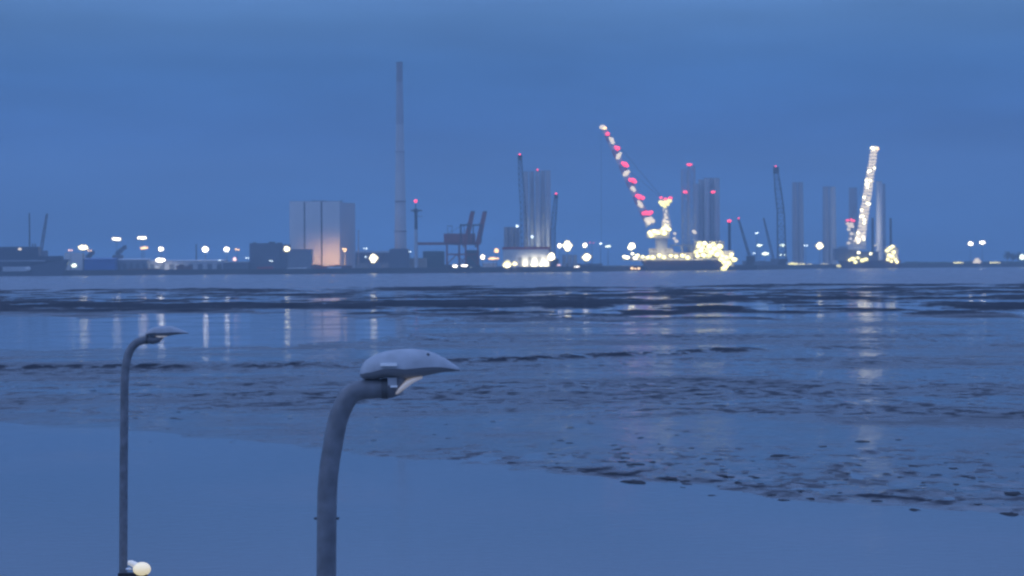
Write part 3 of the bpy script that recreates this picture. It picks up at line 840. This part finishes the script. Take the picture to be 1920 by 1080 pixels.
# --- first vessel
Y=3250
V=thing('jackup_vessel',(XW(1275,Y),Y,0),'brightly lit white jack-up vessel with red and white banded crane boom','vessel')
hull(V,1205,1362,488,Y,46,M_hull)
PB(1205,1345,485.6,488,Y-0.4,47).build('bulwark',M_white,V)
PB(1182,1216,481,489,Y+4,34).build('stern_platform',M_white,V)
deckhouse(V,1218,1262,466,485.5,Y+6,26,M_white,3)
deckhouse(V,1262,1300,474,485.5,Y+3,30,M_white,2)
deckhouse(V,1303,1358,453,485.5,Y+5,32,M_white,5)
PB(1256,1300,459,461,Y+6,20).build('helideck',M_towerd,V)
for px in (1260,1278,1296):
    PB(px-0.8,px+0.8,461,474,Y+10,1.2).build('helideck_post',M_white,V)
PB(1345,1376,470,500,Y+2,30).build('bow_house',M_white,V)
for px,top in ((1285,318),(1298,312)):
    leg(V,px,top,11,Y+34,M_tower)
MB().blob((XW(1294,Y+34),Y+34,W(1294,310,Y+34).z+1),4.0,2,1.6,8,5).build('leg_beacon',E['red'],V,smooth=True)
for px,py in ((1285,360),(1337,360)):
    c=W(px,py,Y+26); MB().blob(c,3.0,1.6,1.8,8,5).build('leg_beacon',E['red'],V,smooth=True)
# crane
pc=W(1240,440,Y+12)
MB().tube((pc.x,Y+12,W(1240,487,Y).z),(pc.x,Y+12,W(1240,447,Y).z),8.6,8.2,20).build('crane_pedestal',M_white,V)
PB(1218,1256,430,447,Y+2,22).build('crane_house',M_white,V)
PB(1213,1232,436,446,Y-2,12).build('operator_cab',M_white,V)
for yy in (3,20):
    MB().tube(W(1243,432,Y+yy),W(1247,378,Y+yy),2.2,1.8,6).tube(W(1256,432,Y+yy),W(1250,378,Y+yy),1.9,1.6,6).build('a_frame_leg',M_white,V)
PB(1236,1260,374,381,Y+3,18).build('a_frame_head',M_white,V)
B0,B1=Vector((1219,424)),Vector((1131,238))
nb=13
for k in range(nb):
    a=B0+(B1-B0)*(k/nb); b=B0+(B1-B0)*((k+1)/nb)
    w=lambda f: 9.0 - 3.6*f
    m=M_red if k%2 else M_white
    lattice(MB(),W(a.x,a.y,Y+11),W(b.x,b.y,Y+11),w(k/nb),w((k+1)/nb),3,0.5,0.32).build('boom_section',m,V)
q=W(1129,238,Y+11); MB().box(q.x-3,q.x+3.5,Y+8,Y+14,q.z-3,q.z+2.5).build('boom_head',M_white,V)
MB().tube(W(1132,240,Y+11),W(1247,377,Y+11),0.3,0.3,4).build('pendant_line',M_dark,V)
MB().tube(W(1165,308,Y+9),W(1247,377,Y+9),0.25,0.25,4).build('pendant_line',M_dark,V)
MB().tube(W(1127,244,Y+11),W(1127.5,455,Y+11),0.22,0.22,4).build('hoist_line',M_dark,V)
for px,py,col,s in ((1130,238,'pearl',2.6),(1127,239,'pearl',2.0),(1134,240,'orange',2.0),(1139,251,'red',2.2),(1147,262,'pearl',2.6),(1149,267,'pearl',2.2),(1144,259,'pearl',1.6),
      (1158,278,'red',2.6),(1155,276,'red',1.8),(1160,292,'pearl',2.6),(1158,296,'pearl',2.0),(1163,288,'pearl',1.8),(1172,308,'red',2.8),(1168,306,'red',2.0),(1176,311,'red',1.8),
      (1174,325,'pearl',3.0),(1171,328,'pearl',2.0),(1178,322,'pearl',2.0),(1187,338,'red',2.6),(1182,337,'red',2.2),(1191,341,'red',1.8),(1186,353,'pearl',2.6),(1189,357,'pearl',2.0),
      (1199,369,'red',2.8),(1195,367,'red',2.2),(1205,371,'red',2.2),(1200,383,'pearl',2.6),(1203,387,'pearl',2.0),(1198,378,'pearl',1.8),(1212,399,'red',2.6),(1217,400,'red',2.4),(1207,400,'red',2.2),(1221,398,'red',2.0),
      (1213,412,'pearl',3.0),(1219,411,'pearl',3.0),(1224,414,'pearl',2.4),(1216,418,'pearl',2.2)):
    c=W(px,py,Y+5); m_=MB(); m_.blob(c,s*1.25,0.9,s*1.1,9,6,jit=0.1)
    m_.build('boom_lamp_glow',E[col],V,smooth=True)  # glow blobs carry the floodlit red and white bands as well as lamps
deck_lamps(V,((1239,371),(1257,371),(1248,373)),Y+1,'red',2.2)
deck_lamps(V,((1239,379),(1245,382),(1250,379),(1256,377),(1246,387),(1242,384),(1252,384)),Y+1,'yellow',2.6,250)
deck_lamps(V,((1246,393),(1249,397),(1247,402),(1250,408),(1246,413),(1251,416),(1247,421)),Y+1,'pearl',2.2,250,(1,0.88,0.6))
deck_lamps(V,((1218,436),(1226,434),(1234,437),(1243,430),(1250,425),(1253,431),(1222,442),(1246,437)),Y-4,'yellow',2.8,6000)
deck_lamps(V,((1184,460),(1187,463),(1182,464)),Y-2,'warm',3.2)
deck_lamps(V,((1170,481),(1176,482),(1186,476),(1191,484)),Y-2,'warm',2.2)
PB(1184.3,1185.7,460,482,Y+5,1.5).build('lamp_mast',M_white,V)
PB(1167,1184,484,487,Y+4,20).build('gangway',M_white,V)
deck_lamps(V,((1265,438),(1264,447),(1268,452),(1301,434),(1303,436)),Y-2,'pearl',1.9)
PB(1300.4,1301.6,434,454,Y+8,1.2).build('lamp_mast',M_white,V)
PB(1265.4,1266.6,438,460,Y+8,1.2).build('lamp_mast',M_white,V)
deck_lamps(V,((1195,480),(1205,481),(1214,482),(1225,484),(1236,480),(1246,483),(1258,479),(1268,482),(1280,479),(1290,483)),Y-4,'yellow',2.6,6000)
deck_lamps(V,((1305,472),(1317,464),(1327,469),(1338,458),(1347,470),(1353,474),(1312,455),(1329,480)),Y-2,'yellow',3.0)
deck_lamps(V,((1307,480),(1315,470),(1322,457),(1330,462),(1340,466),(1350,462),(1333,474),(1345,478),(1310,462),(1320,479)),Y-3,'yellow',3.3,9000)
deck_lamps(V,((1355,480),(1362,484),(1370,482),(1376,487),(1358,492),(1366,494),(1352,486),(1361,499),(1356,503),(1372,478)),Y-3,'yellow',3.2,3500)
deck_lamps(V,((1185,503),(1192,504),(1197,503)),Y-2,'orange',1.4)
PB(1180,1202,499,505,Y+1,8).build('tender_landing',M_hull,V)

# --- second vessel
Y=3900
V=thing('jackup_vessel',(XW(1625,Y),Y,0),'second jack-up vessel with a steep pearl-lit white crane boom at right','vessel')
hull(V,1578,1690,488,Y,50,M_hull)
deckhouse(V,1566,1606,466,488,Y+8,30,M_grey,4)
deckhouse(V,1606,1648,472,488,Y+4,30,M_grey,3)
deckhouse(V,1662,1684,464,492,Y+4,30,M_white,4)
PB(1573,1592,462,466,Y+10,14).build('helideck',M_towerd,V)
PB(1590,1624,452,468,Y+4,24).build('crane_house',M_white,V)
for yy in (5,22):
    MB().tube(W(1598,455,Y+yy),W(1592,415,Y+yy),1.4,1.2,6).tube(W(1606,455,Y+yy),W(1596,415,Y+yy),1.2,1.0,6).build('a_frame_leg',M_white,V)
PB(1586,1601,412,420,Y+5,18).build('a_frame_head',M_white,V)
B0,B1=Vector((1612,458)),Vector((1640,275))
for k in range(12):
    a=B0+(B1-B0)*(k/12); b=B0+(B1-B0)*((k+1)/12)
    lattice(MB(),W(a.x,a.y,Y+12),W(b.x,b.y,Y+12),10.5-3.5*k/12,10.5-3.5*(k+1)/12,3,0.55,0.35).build('boom_section',M_white,V)
q=W(1640,277,Y+12); MB().box(q.x-4,q.x+4,Y+8,Y+16,q.z-3,q.z+3).build('boom_head',M_white,V)
MB().tube(W(1640,277,Y+12),W(1594,415,Y+12),0.3,0.3,4).build('pendant_line',M_dark,V)
for k in range(30):
    f=(k+0.5)/30; p=B0+(B1-B0)*f
    for dx in (-6.6,-2.2,2.2,6.6):
        sc=1-0.25*f
        c=W(p.x+dx*sc+random.uniform(-0.5,0.5),p.y+random.uniform(-0.8,0.8),Y+5)
        MB().blob(c,2.6*sc,0.9,2.1,8,5,jit=0.12).build('boom_lamp_glow',E['pearl'] if random.random()>0.12 else E['warm'],V,smooth=True)
for px,py,col in ((1637,278,'warm'),(1642,281,'pearl'),(1640,285,'pearl'),(1645,279,'orange')):
    MB().blob(W(px,py,Y+4),3.0,1.2,2.6,8,5).build('boom_lamp_glow',E[col],V,smooth=True)
for px,py in ((1589,413),(1596,412),(1601,414)):
    MB().blob(W(px,py,Y+2),2.4,1.2,1.6,8,5).build('red_beacon',E['red'],V,smooth=True)
deck_lamps(V,((1589,420),(1593,424),(1597,420),(1600,425),(1592,430),(1596,438),(1594,447),(1602,452),(1590,456)),Y+1,'pearl',2.6)
deck_lamps(V,((1606,446),(1612,450),(1618,445),(1609,454)),Y,'pearl',3.0,4000,(1,0.88,0.55))
deck_lamps(V,((1592,488),(1600,486),(1608,484),(1616,489),(1623,486),(1605,492)),Y-3,'yellow',3.2,3000)
deck_lamps(V,((1663,470),(1668,466),(1674,463),(1667,478),(1673,482),(1679,487),(1672,490),(1682,491),(1665,487),(1676,474)),Y-2,'yellow',3.0,5000)
deck_lamps(V,((1609,473),(1632,475)),Y,'warm',1.8)
tl=thing('tower_floodlight',(XW(1640,4040),4040,GZ),'floodlight at the foot of the white lit tower','light mast','floodlight masts along the harbour')
c=W(1641,460,4040)
MB().tube((c.x,4040,GZ),(c.x,4040,c.z-1),0.5,0.4).build('pole',M_pole,tl)
a,b=MB(),MB(); flood_head(a,b,Vector((c.x,4039,c.z)),4.5,2.4); ho=b.build('lamp_housing',M_dark,tl); a.build('lamp_lens',E['pearl'],ho)
for z_ in (30,60,90): point_light(tl,(c.x-12,4040,z_),26000,(1,0.92,0.8),2.0)

# ------------------------------------------------------------------ moored ship at far left
Y=2890
t=thing('moored_ship',(XW(50,Y),Y,0),'dark moored ship with block superstructure and thin mast at far left','ship')
m_=MB(); xs=[(-60,503),(118,503)]
def shp(px0,px1,py0,py1): return pbox(px0,px1,py0,py1,Y,18)
xa,xb=XW(-80,Y),XW(128,Y); zt=W(30,487,Y).z
m_.v=[(xa,Y+2,-1),(xb-9,Y+4,-1),(xb-9,Y+16,-1),(xa,Y+18,-1),(xa,Y,zt),(xb,Y+7,zt),(xb,Y+12,zt),(xa,Y+20,zt)]
m_.f=[(0,1,5,4),(1,2,6,5),(2,3,7,6),(3,0,4,7),(4,5,6,7)]
m_.build('hull',M_navy,t)
PB(-80,72,463,487,Y+3,14).build('superstructure',M_navy,t)
PB(72,116,480,487,Y+4,12).build('foredeck',M_navy,t)
PB(-60,85,488.5,490,Y-0.3,0.3).build('stripe',M_tower,t)
x=XW(53,Y); MB().tube((x,Y+9,W(53,463,Y).z),(x,Y+9,W(53,399,Y).z),0.9,0.7,8).build('mast',M_dark,t)
for px in (61,66): PB(px-1,px+1,457,463,Y+8,1.5).build('vent',M_dark,t)
MB().box(*pbox(34,40,465,469,Y+2.2,0.7)).build('deck_lamp',E['pearl'],t)
PB(5,50,500,509,Y-1.2,1).build('fender_panel',M_tower,t)
tx=XW(53,Y); MB().blob((tx,Y-1.5,W(53,504,Y).z),3.4,1,2.6,10,6).build('life_raft',M_white,t,smooth=True)

# ------------------------------------------------------------------ trees at far right
M_leaf=mat('dark_foliage',(0.03,0.05,0.03),0.8,var=0.4,vscale=0.3)
M_bark=mat('bark',(0.06,0.05,0.04),0.9)
def tree(px,top,wpx,Y,label):
    c=W(px,480,Y); zt=W(px,top,Y).z; H=zt-GZ; R=wpx/2*Y/F
    t=thing('tree',(c.x,Y,GZ),label,'tree','trees on the far shore')
    m_=MB(); m_.tube((c.x,Y,GZ),(c.x,Y,GZ+H*0.6),0.5,0.25,6)
    for k in range(5):
        a=random.uniform(0,6.28); m_.tube((c.x,Y,GZ+H*(0.3+0.06*k)),(c.x+math.cos(a)*R*0.6,Y+math.sin(a)*R*0.6,GZ+H*(0.55+0.07*k)),0.2,0.1,4)
    m_.build('trunk',M_bark,t)
    m_=MB()
    for k in range(420):
        while True:
            p=Vector((random.uniform(-1,1),random.uniform(-1,1),random.uniform(-1,1)))
            if p.length<1: break
        p=p*(0.8+0.25*math.sin(3*math.atan2(p.y,p.x)+px))
        q=Vector((c.x+p.x*R,Y+p.y*R,GZ+H*0.62+p.z*H*0.38))
        d1=Vector((random.gauss(0,1),random.gauss(0,1),random.gauss(0,1))).normalized()*random.uniform(0.5,1.1)
        d2=d1.cross(Vector((random.gauss(0,1),random.gauss(0,1),random.gauss(0,1)))).normalized()*random.uniform(0.5,1.1)
        i=len(m_.v); m_.v+=[tuple(q-d1),tuple(q+d2),tuple(q+d1),tuple(q-d2)]; m_.f.append((i,i+1,i+2,i+3))
    m_.build('crown',M_leaf,t)
for px,top,w,lab in ((1889,470,16,'rounded dark tree above the low greenish lamp at far right'),(1900,474,14,'small dark tree between the rounded tree and the edge lamp'),(1910,472,12,'dark tree just left of the greenish lamp at the right edge'),(1928,470,18,'dark tree cut by the right picture edge')):
    tree(px,top,w,4200,lab)
# low far shore growth
mb=MB()
for k in range(140):
    px=random.uniform(1690,2100); Y_=random.uniform(4160,4400); c=W(px,497,Y_)
    mb.blob((c.x,Y_,GZ),random.uniform(4,14),3,random.uniform(1.0,4.0),7,4,jit=0.3)
tag(mb.build('shore_scrub',M_leaf),'low dark scrub along the far right shore','scrub',kind='stuff')

# ------------------------------------------------------------------ seaweed clumps on the flats
M_weed=mat('seaweed',(0.007,0.009,0.014),0.9,var=0.4,vscale=6.0)
weed_meshes=[]
for k in range(5):
    m_=MB(); m_.blob((0,0,-0.1),1,0.8,1,9,5,jit=0.28)
    weed_meshes.append(m_.mesh('seaweed_clump',M_weed,smooth=True))
def ground_xy(px,py):
    u,v=px-960.0,HY-py; s=-(-u*st_+v*ct)
    Y_=HC*F/s; return (u*ct+v*st_)*Y_/F, Y_, s
def weed(px,py,wpx,big=True):
    X_,Y_,s=ground_xy(px,py)
    h=float(mud_height(np.array([X_]),np.array([Y_]))[0])
    o=bpy.data.objects.new('seaweed_clump',random.choice(weed_meshes)); COL.objects.link(o)
    r=wpx/2*Y_/F
    o.location=(X_,Y_,max(h,0)-0.01); o.scale=(r*1.1,r*random.uniform(1.6,3.0),r*random.uniform(0.09,0.17)); o.rotation_euler=(0,0,random.uniform(-0.4,0.4))
    tag(o,'dark seaweed clump lying on the wet mudflat','seaweed','seaweed clumps on the mudflat')
spec=[(1618,829,28),(1685,826,16),(1462,856,34),(1541,838,20),(1354,888,18),(1254,899,40),(1144,889,24),(1644,941,20),(1520,936,18),(1450,930,22),(1470,938,24),(1714,956,26),(1755,892,24),(1786,879,20),(1896,928,34),(1896,964,36),(1766,944,18),(1810,895,20),(1172,851,18),(1079,855,14),(1218,855,12),(1033,851,14),(1235,834,12),(1297,841,14),(1050,827,16),(1270,817,14),(1287,810,14),(1201,822,16),(1410,866,14),(1192,873,30),(1259,873,16),(1192,904,44),(1335,929,18),(1280,914,14),
 (760,772,16),(705,784,12),(835,768,14),(840,823,14),(700,827,14),(755,665,14),(795,773,12),(600,742,20),(555,763,14),(290,683,22),(210,717,12),(255,718,8),(40,758,16),(175,733,14),(325,785,16),(430,790,14),(640,745,40)]
for a in spec: weed(*a)
for k in range(110):
    px=random.uniform(980,1930); e=float(near_edge(np.array([px-960.0]))[0])
    py=HY-(px-960)*0.007+e-abs(random.gauss(0,42))-6
    weed(px,py,random.uniform(7,20))
for k in range(90):
    px=random.uniform(-10,1300); py=random.uniform(700,830)
    weed(px,py,random.uniform(5,13))

# ------------------------------------------------------------------ near street lamps
M_lampgrey=mat('lamp_post_grey',(0.16,0.175,0.20),0.5,metal=0.1,var=0.25,vscale=9.0,bump=0.0015,bscale=40)
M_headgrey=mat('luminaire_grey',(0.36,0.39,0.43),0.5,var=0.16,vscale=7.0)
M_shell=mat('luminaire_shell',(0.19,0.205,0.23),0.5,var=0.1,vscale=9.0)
M_band=mat('collar_dark',(0.07,0.08,0.09),0.5)
M_lens=mat('lamp_bowl',(0.85,0.80,0.72),0.25,emit=(1.0,0.82,0.66),estr=0.12)
M_stick=mat('white_sticker',(0.9,0.9,0.9),0.5,emit=None)
def smooth_path(pts, n=8):
    out=[]
    P=[Vector(p) for p in pts]; P=[2*P[0]-P[1]]+P+[2*P[-1]-P[-2]]
    for i in range(1,len(P)-2):
        for k in range(n):
            t=k/n; a,b,c,d=P[i-1:i+3]
            out.append(0.5*((2*b)+(c-a)*t+(2*a-5*b+4*c-d)*t*t+(3*b-a-3*c+d)*t**3))
    out.append(P[-2]); return out
def street_lamp(label, Y, pole_px, pole_w, head_top, head_bot, depth, arm, lens_poly, sticker=None, bolt_py=None):
    b=W(pole_px[0][0],1080,Y)
    t=thing('street_lamp',(b.x,Y,2.2),label,'street lamp','street lamps on the promenade')
    b1=W(pole_px[0][0],1080,Y)
    pts=[Vector((b.x,Y,2.2)).lerp(b1,k/12) for k in range(12)]+[W(x,y,Y) for x,y in pole_px]
    sp=smooth_path(pts,8)
    MB().path(sp,pole_w/2*Y/F,24).build('pole',M_lampgrey,t,smooth=True)
    # spigot elbow under the head
    sw=pole_w/2*Y/F
    MB().path([W(x,y,Y) for x,y in smooth_px(arm[0])],[sw*r for r in arm[1]],18).build('spigot',M_lampgrey,t,smooth=True)
    c0,c1=W(*arm[2][0],Y),W(*arm[2][1],Y)
    MB().tube(c0,c1,sw*1.07,sw*1.07,24).build('collar',M_band,t)
    # head: loft of sections along its length
    xs=np.linspace(head_top[0][0],head_top[-1][0],34)
    tx=[p[0] for p in head_top]; ty=[p[1] for p in head_top]; bx=[p[0] for p in head_bot]; by=[p[1] for p in head_bot]
    m_=MB(); n_=20; prev=None; L=xs[-1]-xs[0]
    for k,x in enumerate(xs):
        yt=np.interp(x,tx,ty); yb=np.interp(x,bx,by); f=(x-xs[0])/L
        hw=depth*(math.sin(math.pi*min(1,0.06+f*0.9))**0.5 if 0<f<1 else 0.35)*(1-0.45*f**2)
        mid=yb-(yb-yt)*0.34; i=len(m_.v)
        for q in range(n_):
            a=2*math.pi*q/n_; cy,sz=math.cos(a),math.sin(a)
            yy=mid-(mid-yt)*sz if sz>0 else mid-(yb-mid)*sz
            w_=W(x,yy,Y); m_.v.append((w_.x,Y+hw*cy,w_.z))
        if prev is not None: m_.bridge(prev,i,n_)
        else: m_.f.append(tuple(range(i+n_-1,i-1,-1)))
        prev=i
    m_.f.append(tuple(range(prev,prev+n_)))
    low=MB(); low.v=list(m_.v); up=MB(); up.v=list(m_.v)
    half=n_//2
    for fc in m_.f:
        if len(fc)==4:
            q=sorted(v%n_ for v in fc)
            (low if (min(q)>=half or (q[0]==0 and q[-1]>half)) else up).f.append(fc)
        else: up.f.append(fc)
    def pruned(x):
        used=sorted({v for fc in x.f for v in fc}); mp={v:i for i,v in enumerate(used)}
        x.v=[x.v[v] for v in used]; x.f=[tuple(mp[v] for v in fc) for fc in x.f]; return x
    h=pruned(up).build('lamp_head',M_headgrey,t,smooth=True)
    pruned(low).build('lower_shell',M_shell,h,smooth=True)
    # seam lip between the two shells
    lip=[]
    for side in (-1,1):
        pts_=[]
        for x in xs:
            yt=np.interp(x,tx,ty); yb=np.interp(x,bx,by); f=(x-xs[0])/L
            hw=depth*(math.sin(math.pi*min(1,0.06+f*0.9))**0.5 if 0<f<1 else 0.35)*(1-0.45*f**2)
            w_=W(x,yb-(yb-yt)*0.34,Y); pts_.append((w_.x,Y+side*hw,w_.z))
        MB().path(pts_,0.0045*Y/18.4,6).build('seam_lip',M_shell,h,smooth=True)
    if sticker:
        c=W(803,665,Y); MB().blob((c.x,Y-0.06,c.z-0.003),0.014,0.014,0.02,10,6).build('photocell',M_band,h,smooth=True)
    # bowl
    m_=MB()
    prev=None
    for k,(x,yt,yb) in enumerate(lens_poly):
        i=len(m_.v); hw=depth*0.62*(1 if 0<k<len(lens_poly)-1 else 0.5)
        for q in range(12):
            a=2*math.pi*q/12; w_=W(x,(yt+yb)/2-math.sin(a)*(yb-yt)/2,Y); m_.v.append((w_.x,Y+hw*math.cos(a),w_.z))
        if prev is not None: m_.bridge(prev,i,12)
        else: m_.f.append(tuple(range(i+11,i-1,-1)))
        prev=i
    m_.f.append(tuple(range(prev,prev+12)))
    m_.build('glass_bowl',M_lens,h,smooth=True)
    if sticker:
        x0,x1,y0,y1,dy=sticker
        a=W(x0,y1,Y); c=W(x1,y0,Y)
        MB().box(a.x,c.x,Y-dy-0.004,Y-dy+0.03,a.z,c.z).build('sticker',M_stick,h)
    if sticker:
        a=W(728,722,Y); c=W(745,707,Y)
        MB().box(a.x,c.x,Y-0.085,Y+0.085,a.z,c.z).build('knuckle',M_headgrey,t)
        a=W(733,725.5,Y); c=W(746,721.5,Y)
        MB().box(a.x,c.x,Y-0.09,Y-0.02,a.z,c.z).build('rating_plate',M_stick,t)
    if bolt_py:
        for px in (pole_px[0][0]-pole_w/2-1.5, pole_px[0][0]+pole_w/2+2.5):
            c=W(px,bolt_py,Y); MB().tube((c.x-0.012,Y,c.z),(c.x+0.012,Y,c.z),0.010,0.010,6).build('bolt',M_band,t)
    return t
def smooth_px(p):
    return [(v.x,v.y) for v in smooth_path([(a,b,0) for a,b in p],5)]

Y1=18.4
street_lamp('large near street lamp with curved grey pole and white sticker on its head',Y1,
  [(612,1080),(612.5,1000),(613.5,930),(617,880),(624,835),(633,790),(643,763),(655,743),(672,732.5),(700,729),(722,728.5)],37,
  [(676,692),(679,683),(688,674),(703,665),(720,659),(745,655),(770,654),(795,656),(815,662),(835,672),(850,682),(862,690)],
  [(676,706),(680,711),(700,712),(720,708),(745,708),(760,711),(775,709),(800,704),(830,698),(862,696)],
  0.15,
  ([(722,728.5),(735,727),(745,719),(752,706)],[1.0]*6+[0.95]*5+[0.85]*4+[0.8]*1,((716,728.6),(727,728.4))),
  [(741,733,742),(750,723,737),(762,711,727),(776,706,717),(792,703,709.5)],
  sticker=(715,746,679.5,685,0.152),bolt_py=972)
Y2=40.0
street_lamp('smaller street lamp with curved dark pole at left',Y2,
  [(231,1080),(231.5,980),(232,880),(233,780),(234,710),(238,675),(245,655),(256,643),(268,638),(280,636.5)],15.5,
  [(274,626),(279,618),(290,613.5),(305,611),(320,611),(335,616),(347,621),(353,624)],
  [(274,628),(282,629),(292,629.5),(304,631),(316,630),(330,627.5),(345,626),(353,625.5)],
  0.14,
  ([(280,636.5),(288,637.5),(296,635),(303,629)],[1.0]*6+[0.95]*5+[0.85]*4+[0.8]*1,((274,637),(278,637))),
  [(292,629,632),(300,628,634),(308,628,632.5),(314,628,631)])

# lit lantern at the foot of the left post
Y3=39.5
M_globe=mat('lantern_globe',(0.85,0.80,0.65),0.3,emit=(1.0,0.80,0.34),estr=0.55)
c=W(262,1066,Y3)
t=thing('lantern',(c.x,Y3,2.2),'small lit cream lantern low beside the left street lamp post','lantern')
MB().tube((c.x,Y3,2.2),(c.x,Y3,c.z-0.12),0.05,0.05,12).build('post',M_band,t)
m_=MB(); m_.blob(W(266,1067,Y3),0.145,0.14,0.112,20,12); m_.build('globe',M_globe,t,smooth=True)
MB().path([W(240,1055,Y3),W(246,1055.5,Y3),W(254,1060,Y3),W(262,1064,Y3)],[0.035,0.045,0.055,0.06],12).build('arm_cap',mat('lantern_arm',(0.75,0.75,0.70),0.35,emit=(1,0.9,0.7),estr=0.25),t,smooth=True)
a=W(222,1074,Y3); b=W(276,1081,Y3)
MB().box(a.x,b.x,Y3-0.06,Y3+0.06,b.z,a.z).build('bracket',M_black,t)
MB().blob(W(241,1067,Y3),0.05,0.05,0.02,10,6).build('fixing',M_stick,t,smooth=True)

# ------------------------------------------------------------------ haze over the water
m=bpy.data.materials.new('sea_haze'); m.use_nodes=True
tr=m.node_tree; tr.nodes.clear()
o_=N('ShaderNodeOutputMaterial',tr); pv=N('ShaderNodeVolumePrincipled',tr)
pv.inputs['Color'].default_value=(0.66,0.86,0.99,1)
pv.inputs['Density'].default_value=0.00020
pv.inputs['Anisotropy'].default_value=0.2
tr.links.new(pv.outputs[0],o_.inputs['Volume'])
hb=MB().box(-11500,11500,-420,6260,-3.0,275.0)
HZ=tag(hb.build('haze',m),'thin blue evening haze over the harbour','haze',kind='stuff')
